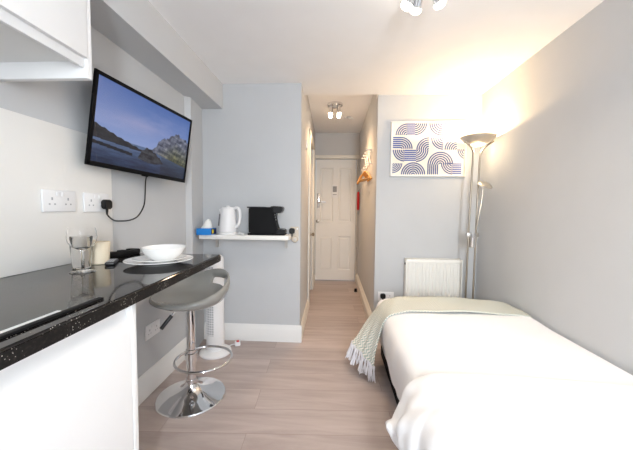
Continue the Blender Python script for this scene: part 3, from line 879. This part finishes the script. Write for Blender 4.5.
# throw across the foot of the bed
def throw_ctrl():
    T = []
    #      right wall side ............ left top edge ........ hanging part
    T.append([(1.295, 1.985, .462), (1.10, 1.98, .482), (.80, 1.975, .490), (.55, 1.972, .484), (.44, 1.972, .472), (.352, 1.975, .42), (.318, 1.985, .30), (.292, 1.965, .19), (.285, 1.950, .105)])
    T.append([(1.297, 2.10, .462), (1.10, 2.10, .482), (.80, 2.10, .490), (.55, 2.10, .484), (.44, 2.10, .472), (.352, 2.10, .42), (.288, 2.065, .30), (.250, 2.025, .20), (.232, 2.000, .130)])
    T.append([(1.297, 2.20, .462), (1.10, 2.20, .482), (.80, 2.20, .490), (.55, 2.20, .484), (.44, 2.20, .472), (.355, 2.19, .42), (.270, 2.13, .30), (.222, 2.085, .21), (.196, 2.060, .155)])
    T.append([(1.297, 2.30, .458), (1.10, 2.30, .478), (.80, 2.30, .487), (.55, 2.30, .481), (.45, 2.30, .469), (.362, 2.29, .42), (.258, 2.21, .30), (.195, 2.145, .215), (.160, 2.115, .165)])
    T.append([(1.297, 2.385, .41), (1.10, 2.392, .43), (.80, 2.395, .44), (.55, 2.393, .43), (.46, 2.388, .42), (.375, 2.365, .385), (.258, 2.265, .285), (.190, 2.20, .21), (.150, 2.165, .168)])
    T.append([(1.297, 2.405, .25), (1.10, 2.41, .25), (.80, 2.412, .25), (.55, 2.41, .25), (.47, 2.405, .25), (.40, 2.39, .26), (.29, 2.31, .24), (.215, 2.25, .20), (.17, 2.21, .165)])
    return T
def throw_mesh():
    T = throw_ctrl()
    R = [catmull(r, 8) for r in T]
    cols = list(zip(*R))
    C = [catmull(c, 9) for c in cols]
    n = len(C); mrow = len(C[0])
    rows = [[C[j][i].copy() for j in range(n)] for i in range(mrow)]
    # soft folds in the hanging part
    for i, row in enumerate(rows):
        for j, p in enumerate(row):
            s = np.clip((j/(n-1)-.62)/.38, 0, 1)
            w = .010*s*math.sin(i*.62+.6)
            p[0] -= w; p[1] += .5*w
            p[2] += .003*math.sin(j*.55+i*.22)*(1-s)
            p[0] = min(p[0], 1.306)
    uvs = []; 
    for i in range(mrow):
        u = 0; r = []
        for j in range(n):
            if j: u += np.linalg.norm(rows[i][j]-rows[i][j-1])
            r.append([u, 0])
        uvs.append(r)
    for j in range(n):
        v = 0
        for i in range(mrow):
            if i: v += np.linalg.norm(rows[i][j]-rows[i-1][j]) if j < n*.7 else np.linalg.norm(rows[i][int(n*.7)]-rows[i-1][int(n*.7)])
            uvs[i][j][1] = v
    bm = bmesh.new(); grid_surface(bm, [[tuple(p) for p in r] for r in rows], uvs)
    bmesh.ops.recalc_face_normals(bm, faces=bm.faces)
    hem = [rows[i][-1] for i in range(mrow)]; prev = [rows[i][-3] for i in range(mrow)]
    return bm, hem, prev
bm, hem, prevr = throw_mesh()
th = tag(obj('throw', bm, M['throw'], ang=3), 'pale sage chevron throw with tassels across the foot of the bed', 'throw')
so = th.modifiers.new('thick', 'SOLIDIFY'); so.thickness = .006; so.offset = 0
rt = random.Random(5)
nT = 30
for k in range(nT):
    f = k/(nT-1)*(len(hem)-1); i = min(int(f), len(hem)-2); t = f-i
    p = hem[i]*(1-t)+hem[i+1]*t; q = prevr[i]*(1-t)+prevr[i+1]*t
    d = (p-q)/np.linalg.norm(p-q); d = d*.55+np.array((0, 0, -.6)); d /= np.linalg.norm(d)
    Ln = min(.095+rt.uniform(-.01, .012), (p[2]-.012)/max(.2, -d[2]))
    b = bmesh.new()
    tube(b, [p-d*.008, p+d*.010, p+d*.018], .0075, seg=8)
    for s in range(4):
        o_ = np.array((rt.uniform(-.010, .010), rt.uniform(-.010, .010), 0))
        tube(b, [p+d*.012, p+d*Ln*.5+o_*.6, p+d*Ln+o_*1.3], .0042, seg=6, smooth_n=3, r_end=.003)
    obj('tassel', b, M['tassel'], th)

# ------------------------------------------------------------------ radiator
rd = thing('radiator', 'white ribbed panel radiator on the far wall behind the bed', 'radiator', (.905, YA, .15))
RX0, RX1, RY0, RY1, RZ0, RZ1 = .663, 1.154, 2.722, 2.80, .16, .708
def flutes():
    n = 15; poly = []
    w = (RX1-RX0-.03)/n
    poly.append((RX0+.004, RY0+.010))
    for i in range(n):
        x = RX0+.015+w*i
        poly += [(x, RY0+.003), (x+w*.14, RY0), (x+w*.80, RY0), (x+w*.90, RY0+.004), (x+w*.97, RY0+.004)]
    poly += [(RX1-.004, RY0+.010), (RX1-.004, RY0+.016), (RX0+.004, RY0+.016)]
    bm = bmesh.new(); prism(bm, [(x-.905, y-YA) for x, y in poly], 'z', RZ0+.02-.15, RZ1-.035-.15); return bm
obj('front_panel', flutes(), M['rad'], rd, ang=.3)
b = L_(rd, RX0+.003, RX1-.003, RY0+.002, RY0+.014, RZ1-.036, RZ1-.012, bev=.003)
l = rd.location; obj('panel_edge', b, M['rad'], rd)
b = L_(rd, RX0+.003, RX1-.003, RY0+.002, RY0+.014, RZ0, RZ0+.022, bev=.003); obj('panel_edge', b, M['rad'], rd)
obj('side_cover', L_(rd, RX0-.004, RX0+.003, RY0+.004, RY1, RZ0+.02, RZ1-.004, bev=.002), M['rad'], rd)
obj('side_cover', L_(rd, RX1-.003, RX1+.004, RY0+.004, RY1, RZ0+.02, RZ1-.004, bev=.002), M['rad'], rd)
b = bmesh.new()
for k in range(26):
    x = RX0+.01+k*(RX1-RX0-.02)/26; box(b, x-l.x, x+.011-l.x, RY0+.012-l.y, RY1-.004-l.y, RZ1-.008-l.z, RZ1-.002-l.z)
box(b, RX0-l.x, RX1-l.x, RY0+.006-l.y, RY0+.013-l.y, RZ1-.013-l.z, RZ1-l.z); box(b, RX0-l.x, RX1-l.x, RY1-.006-l.y, RY1-l.y, RZ1-.013-l.z, RZ1-l.z)
obj('top_grille', b, M['rad'], rd)
obj('rear_panel', L_(rd, RX0+.004, RX1-.004, RY1-.016, RY1, RZ0, RZ1-.012), M['rad'], rd)
for x in (RX0+.08, RX1-.08): obj('wall_mount', L_(rd, x-.015, x+.015, RY1, YA-.0005, RZ0+.06, RZ1-.1), M['rad'], rd)
b = bmesh.new(); lathe(b, [(0, .007), (.008, .007), (.010, 0)], 16, mtx=Matrix.Translation((RX0-.004-l.x, RY0+.03-l.y, RZ1-.045-l.z)) @ Matrix.Rotation(-PI/2, 4, 'Y')); obj('bleed_plug', b, M['black'], rd)
for x in (RX0+.03, RX1-.03):
    b = bmesh.new(); tube(b, [(x-l.x, RY0+.04-l.y, RZ0+.003-l.z), (x-l.x, RY0+.04-l.y, 0-l.z)], .0075); obj('pipe', b, M['rad'], rd)

# ------------------------------------------------------------------ framed print
AX0, AX1, AZ0, AZ1 = .512, 1.182, 1.455, 1.950
pc = thing('framed_print', 'framed abstract print of striped blue-grey arcs on the far wall', 'picture', ((AX0+AX1)/2, YA, (AZ0+AZ1)/2))
W2, H2 = (AX1-AX0)/2, (AZ1-AZ0)/2
b = bmesh.new(); ft = .014
for x0, x1, z0, z1 in ((-W2, W2, H2-ft, H2), (-W2, W2, -H2, -H2+ft), (-W2, -W2+ft, -H2+ft, H2-ft), (W2-ft, W2, -H2+ft, H2-ft)):
    box(b, x0, x1, -.028, -.0005, z0, z1, bev=.002)
obj('frame', b, M['frame'], pc)
PW, PH = 2*(W2-ft), 2*(H2-ft)
def sector(bm, cx, cy, r0, r1, t0, t1, n=20, y=-.0186):
    """flat annular stripe; coordinates in print units (0..1.35, 0..1)"""
    S = PH; ox, oz = -W2+ft, -H2+ft
    ts = np.linspace(math.radians(t0), math.radians(t1), n)
    A = [(ox+S*(cx+r0*math.cos(t)), oz+S*(cy+r0*math.sin(t))) for t in ts]
    B = [(ox+S*(cx+r1*math.cos(t)), oz+S*(cy+r1*math.sin(t))) for t in ts]
    for i in range(n-1):
        q = [A[i], B[i], B[i+1], A[i+1]]
        if all(-W2+ft-.001 <= x <= W2-ft+.001 and -H2+ft-.001 <= z <= H2-ft+.001 for x, z in q):
            bm.faces.new([bm.verts.new((x, y, z)) for x, z in q])
def bar(bm, x0, x1, z0, z1, y=-.0186):
    S = PH; ox, oz = -W2+ft, -H2+ft
    x1 = min(x1, PW/S)
    bm.faces.new([bm.verts.new((ox+S*x, y, oz+S*z)) for x, z in ((x0, z0), (x1, z0), (x1, z1), (x0, z1))])
def arcs(bm, cx, cy, R, t0, t1, n=6, inner=.0):
    st_ = R/n
    for k in range(n):
        r0 = st_*k
        if r0+st_*.35 < inner: continue
        sector(bm, cx, cy, r0+st_*.34, r0+st_, t0, t1)
def bars_v(bm, x0, x1, z0, z1, n):
    w = (x1-x0)/n
    for k in range(n): bar(bm, x0+w*k, x0+w*k+w*.7, z0, z1)
def bars_h(bm, x0, x1, z0, z1, n):
    w = (z1-z0)/n
    for k in range(n): bar(bm, x0, x1, z0+w*k+w*.3, z0+w*k+w)
b = bmesh.new(); c = bmesh.new()
# row 1 (top)
arcs(c, .28, .765, .225, 90, 180); bars_h(b, .28, .43, .765, .99, 6); arcs(c, .43, .99, .225, 270, 360)
arcs(c, .93, .99, .235, 180, 270); bars_h(b, .93, 1.33, .755, .99, 6)
# row 2
bars_h(b, .01, .16, .505, .735, 6); arcs(c, .16, .505, .23, 0, 90)
arcs(c, .70, .485, .24, 90, 180); 
arcs(c, .97, .72, .235, 180, 270); arcs(c, 1.23, .485, .235, 90, 180)
# row 3
arcs(c, .235, .485, .225, 180, 270); bars_h(b, .235, .46, .26, .485, 6); arcs(c, .46, .485, .235, 270, 360)
arcs(c, .925, .205, .245, 0, 180); bars_v(c, .68, .90, .01, .205, 6); arcs(c, 1.16, .235, .225, 180, 270); bars_h(b, 1.16, 1.33, .01, .225, 6)
arcs(c, 1.45, .50, .21, 180, 270); 
# row 4
arcs(c, .01, .225, .19, 270, 360); arcs(c, .41, .01, .235, 0, 180)
for f in b.faces: f.material_index = 1
for f in c.faces: f.material_index = 2
tmp = bpy.data.meshes.new('print_arcs'); c.to_mesh(tmp); c.free(); b.from_mesh(tmp); bpy.data.meshes.remove(tmp)
box(b, -W2+ft, W2-ft, -.018, -.004, -H2+ft, H2-ft)
obj('print', b, [M['paper'], M['ink_blue'], M['ink_grey']], pc, smooth=False)

# ------------------------------------------------------------------ floor lamp
lx, ly = 1.150, 2.552
fl = thing('floor_lamp', 'satin nickel uplighter floor lamp with a small reading arm beside the radiator', 'lamp', (lx, ly, 0))
b = bmesh.new(); lathe(b, [(0, 0), (.128, 0), (.130, .006), (.126, .020), (.110, .026), (0, .028)], 48); obj('base', b, M['nickel'], fl)
for s in (-1, 1):
    b = bmesh.new()
    tube(b, [(s*.030-.008, 0, .024), (s*.030-.004, 0, .50), (s*.029, 0, .95), (s*.028+.006, 0, 1.35), (s*.028+.012, 0, 1.58), (s*.040+.014, -.01, 1.645), (s*.085+.016, -.02, 1.690), (s*.116+.018, -.015, 1.712)], .0078, seg=12, smooth_n=8)
    obj('pole', b, M['nickel'], fl)
b = bmesh.new(); box(b, -.046, .048, -.016, .016, .930, .966, bev=.005); obj('clamp', b, M['steel'], fl)
b = bmesh.new(); lathe(b, [(0, .845), (.022, .845), (.024, .85), (.024, .965), (0, .970)], 24, center=(.001, -.004, 0)); obj('dimmer_switch', b, M['chrome'], fl)
bc_ = (.018, 0)
zb = 1.692
b = bmesh.new()
lathe(b, [(.056, .0), (.075, .010), (.100, .025), (.126, .047), (.1335, .058), (.1345, .058), (.128, .046), (.102, .0225), (.077, .0075), (.057, -.003), (.056, .0)], 56, center=(bc_[0], 0, zb))
obj('shade', b, M['shade'], fl)
b = bmesh.new(); lathe(b, [(0, -.016), (.020, -.0155), (.044, -.010), (.056, -.001), (.056, .002), (0, .004)], 40, center=(bc_[0], 0, zb)); obj('glass_diffuser', b, M['lampglow'], fl, label='glowing frosted glass under the shade')
b = bmesh.new(); lathe(b, [(0, .010), (.012, .012), (.012, .032), (0, .036)], 20, center=(bc_[0], 0, zb)); obj('bulb', b, M['bulb'], fl)
b = bmesh.new(); tube(b, [(.020, -.012, .955), (.024, -.02, 1.02), (.035, -.03, 1.12), (.048, -.035, 1.22), (.055, -.035, 1.30), (.056, -.035, 1.345)], .0055, seg=10, smooth_n=6)
ra = obj('reading_arm', b, M['nickel'], fl)
b = bmesh.new(); lathe(b, [(0, .010), (.020, .016), (.040, .012), (.056, .004), (.060, -.002), (.057, -.006), (.040, -.004), (0, -.003)], 40,
                       mtx=Matrix.Translation((.066, -.040, 1.358)) @ Matrix.Rotation(.20, 4, 'Y') @ Matrix.Rotation(.55, 4, 'X')); obj('reading_head', b, M['steel'], ra)

# ------------------------------------------------------------------ hall things
# accordion peg rack
rk = thing('coat_rack', 'white zigzag peg rack high on the hallway wall', 'coat rack', (XCR, 3.45, 1.70))
b = bmesh.new()
ys_ = np.linspace(-.27, .27, 4)
for k in range(3):
    for s in (-1, 1):
        p0 = Vector((-.010-.006*(s > 0), ys_[k], -.07*s)); p1 = Vector((-.010-.006*(s > 0), ys_[k+1], .07*s))
        tube(b, [p0, p1], .0075, seg=8)
obj('bars', b, M['trim'], rk)
pegs = []
for k in range(4):
    for s in ((-1, 1) if k in (0, 3) else (-1, 1)):
        b = bmesh.new(); lathe(b, [(0, .062), (.009, .060), (.010, .052), (.006, .044), (.006, 0)], 14, mtx=Matrix.Translation((-.001, ys_[k], .07*s)) @ Matrix.Rotation(-PI/2, 4, 'Y'))
        obj('peg', b, M['trim'], rk)
# wooden hangers hung from the lower pegs
def make_hanger():
    o = thing('coat_hanger', '', 'hanger', (0, 0, 0), 0, 'wooden hangers on the hall peg rack')
    bm = bmesh.new()
    prof = catmull([(-.185, 0, -.095), (-.13, 0, -.055), (-.06, 0, -.018), (0, 0, -.004), (.06, 0, -.018), (.13, 0, -.055), (.185, 0, -.095)], 6)
    tube(bm, prof, .0105, seg=10)
    obj('shoulders', bm, M['hanger'], o)
    bm = bmesh.new(); tube(bm, [(-.165, 0, -.080), (.165, 0, -.080)], .006, seg=8); obj('trouser_bar', bm, M['hanger'], o)
    bm = bmesh.new(); tube(bm, [(0, 0, -.004), (0, 0, .030), (.012, 0, .045), (.018, 0, .062), (.008, 0, .080), (-.008, 0, .080), (-.016, 0, .066)], .0022, seg=8, smooth_n=5); obj('hook', bm, M['steel'], o)
    return o
hg0 = make_hanger()
hl = ['wooden coat hanger nearest the bedroom on the hallway peg rack', 'wooden coat hanger second from the bedroom on the hallway peg rack',
      'wooden coat hanger third from the bedroom on the hallway peg rack', 'wooden coat hanger nearest the front door on the hallway peg rack']
for k in range(4):
    hgo = hg0 if k == 0 else copy_tree(hg0)
    hgo.location = (XCR-.058, 3.30+.095*k, 1.562)
    hgo.rotation_euler = (0, 0, PI/2+.25); hgo['label'] = hl[k]
# red slim thing hung by the door
um = thing('folded_umbrella', 'slim red folded umbrella with a dark tip hanging beside the hallway door', 'umbrella', (XCR-.0215, 4.60, 1.07))
b = bmesh.new(); lathe(b, [(0, .065), (.014, .07), (.019, .09), (.021, .20), (.020, .31), (.014, .345), (0, .35)], 18); obj('cover', b, M['red'], um)
b = bmesh.new(); lathe(b, [(0, 0), (.010, .003), (.012, .04), (.014, .07)], 14); obj('handle', b, M['plastic_grey'], um)
b = bmesh.new(); tube(b, [(0, 0, .345), (.006, 0, .37), (.023, 0, .375)], .003, smooth_n=3); obj('strap', b, M['black'], um)
# door stop on the floor
ds = thing('door_stop', 'small black door stop on the hallway floor', 'door stop', (.318, 4.15, 0))
b = bmesh.new(); lathe(b, [(0, 0), (.020, 0), (.022, .006), (.018, .030), (.020, .040), (.015, .048), (0, .049)], 24); obj('rubber_bumper', b, M['blackm'], ds)
b = bmesh.new(); lathe(b, [(.022, 0), (.026, .0), (.026, .004), (.022, .006)], 24); obj('floor_ring', b, M['steel'], ds)
# light switch in the hall
sw = thing('light_switch', 'white light switch high on the left hallway wall', 'switch', (XCL, 3.08, 1.80))
obj('plate', bx(0, .010, -.043, .043, -.043, .043, bev=.003), M['plastic'], sw)
obj('rocker', bx(.010, .014, -.010, .010, -.016, .016, bev=.002), M['plastic'], sw)
# small fitting on the hall ceiling
sd = thing('ceiling_hook', 'small grey fitting on the hallway ceiling past the spotlights', 'fitting', (.18, 3.95, ZH))
b = bmesh.new(); lathe(b, [(.035, 0), (.035, -.008), (.028, -.014), (0, -.015)], 28); obj('cover', b, M['plastic_grey'], sd)
b = bmesh.new(); tube(b, [(-.06, 0, -.006), (.05, .0, -.018)], .006); obj('bracket', b, M['steel'], sd)

# spotlight clusters
def spot_cluster(loc, label, R, heads, drop, bulb_mat, tilt, br=.020):
    o = thing('spotlight_cluster', label, 'ceiling light', loc, 0)
    b2 = bmesh.new(); lathe(b2, [(R, 0), (R+.002, -.004), (R, -.022), (R-.012, -.027), (0, -.028)], 44); obj('ceiling_plate', b2, M['chrome'], o)
    bulbs = []
    for t in heads:
        dirv = Vector((math.cos(t)*math.sin(tilt), math.sin(t)*math.sin(tilt), -math.cos(tilt)))
        p = Vector((math.cos(t)*R*.62, math.sin(t)*R*.62, -.025))
        b2 = bmesh.new(); tube(b2, [p, p+Vector((0, 0, -.02))], .006)
        q = p+Vector((0, 0, -.02))
        ax = Vector((0, 0, 1)).rotation_difference(dirv).to_matrix().to_4x4()
        mm = Matrix.Translation(q) @ ax
        lathe(b2, [(0, -.004), (.018, 0), (.021, .012), (.024, drop-.01), (.030, drop), (.0285, drop), (.022, drop-.010), (0, drop-.012)], 24, mtx=mm)
        hd = obj('spot_head', b2, M['chrome'], o)
        b2 = bmesh.new(); lathe(b2, [(.0, drop-.012), (.020, drop-.008), (br, drop+.004), (br, drop+.012), (br*.7, drop+.022), (0, drop+.027)], 24, mtx=mm); obj('bulb', b2, bulb_mat, hd)
        bulbs.append(Vector(loc)+q+dirv*(drop+.055))
    return bulbs
hall_bulbs = spot_cluster((.0, 3.46, ZH), 'chrome four-head spotlight cluster on the hallway ceiling', .085, [math.radians(t) for t in (-140, -40, 45, 140)], .075, M['bulb'], .12)
main_bulbs = spot_cluster((.395, 1.40, ZC), 'chrome spotlight cluster on the bedroom ceiling at the top edge', .085, [math.radians(t) for t in (142, 105, 33, 270)], .060, M['bulb_main'], .6, .027)

# the hall's left wall runs a touch out of square
for nm in ('wall_hall_left', 'baseboard_hall_left', 'baseboard_hall_end', 'door_2', 'light_switch'):
    o = bpy.data.objects[nm]
    o.matrix_world = Matrix.Translation((XCL, YB, 0)) @ Matrix.Rotation(.0105, 4, 'Z') @ Matrix.Translation((-XCL, -YB, 0)) @ Matrix.Translation(o.location)
# ------------------------------------------------------------------ lights
def light(name, kind, loc, energy, color=(1, 1, 1), size=.02, rot=None, **k):
    l = bpy.data.lights.new(name, kind); l.energy = energy; l.color = color
    if kind in ('POINT', 'SPOT'): l.shadow_soft_size = size
    for a_, v in k.items(): setattr(l, a_, v)
    o = bpy.data.objects.new(name, l); COL.objects.link(o); o.location = loc
    if rot: o.rotation_euler = rot
    return o
# daylight from the window behind the camera
light('window_daylight', 'AREA', ((WX0+WX1)/2, YR-.12, (WZ0+WZ1)/2), 101, (.89, .95, 1.0), rot=(-PI/2, 0, PI), shape='RECTANGLE', size=WX1-WX0, size_y=WZ1-WZ0)
light('uplight', 'POINT', (lx+bc_[0], ly, zb+.0455), 18, (1.0, .68, .36), .012)
light('uplight_down', 'POINT', (lx+bc_[0], ly, zb-.035), 3.0, (1.0, .74, .44), .03)
for p in hall_bulbs: light('hall_spot', 'SPOT', p, 12, (1.0, .645, .36), .03, spot_size=math.radians(150), spot_blend=1.0)
for p in main_bulbs: light('main_spot', 'SPOT', p, 8, (1.0, .82, .62), .03, spot_size=math.radians(150), spot_blend=1.0)

w = bpy.data.worlds.new('sky'); SC.world = w; w.use_nodes = True
nt = w.node_tree; bg = nt.nodes['Background']
sky = nt.nodes.new('ShaderNodeTexSky'); sky.sky_type = 'NISHITA'; sky.sun_disc = False; sky.sun_elevation = math.radians(40); sky.sun_rotation = math.radians(200)
nt.links.new(sky.outputs['Color'], bg.inputs['Color']); bg.inputs['Strength'].default_value = 0.15

# ------------------------------------------------------------------ camera
f_px = 300.0
cam = bpy.data.cameras.new('camera'); cam.sensor_width = 36; cam.sensor_fit = 'HORIZONTAL'; cam.lens = 36*f_px/633; cam.clip_start = .01
co = bpy.data.objects.new('camera', cam); COL.objects.link(co)
ya, pi_, rl = math.atan(17/f_px), math.atan(16/f_px), .010
fw = Vector((-math.sin(ya)*math.cos(pi_), math.cos(ya)*math.cos(pi_), -math.sin(pi_)))
r0 = Vector((math.cos(ya), math.sin(ya), 0)); u0 = r0.cross(fw)
r_ = r0*math.cos(rl)+u0*math.sin(rl); u_ = r_.cross(fw)
co.matrix_world = Matrix(((r_.x, u_.x, -fw.x, 0), (r_.y, u_.y, -fw.y, 0), (r_.z, u_.z, -fw.z, 1.15), (0, 0, 0, 1)))
SC.camera = co
SC.view_settings.view_transform = 'Standard'; SC.view_settings.look = 'None'
SC.view_settings.gamma = 1; SC.view_settings.use_curve_mapping = False
SC.view_settings.exposure = 0.06
SC.cycles.max_bounces = 24; SC.cycles.diffuse_bounces = 6; SC.cycles.transmission_bounces = 20; SC.cycles.glossy_bounces = 5
SC.cycles.sample_clamp_indirect = 6
SC.cycles.use_denoising = True
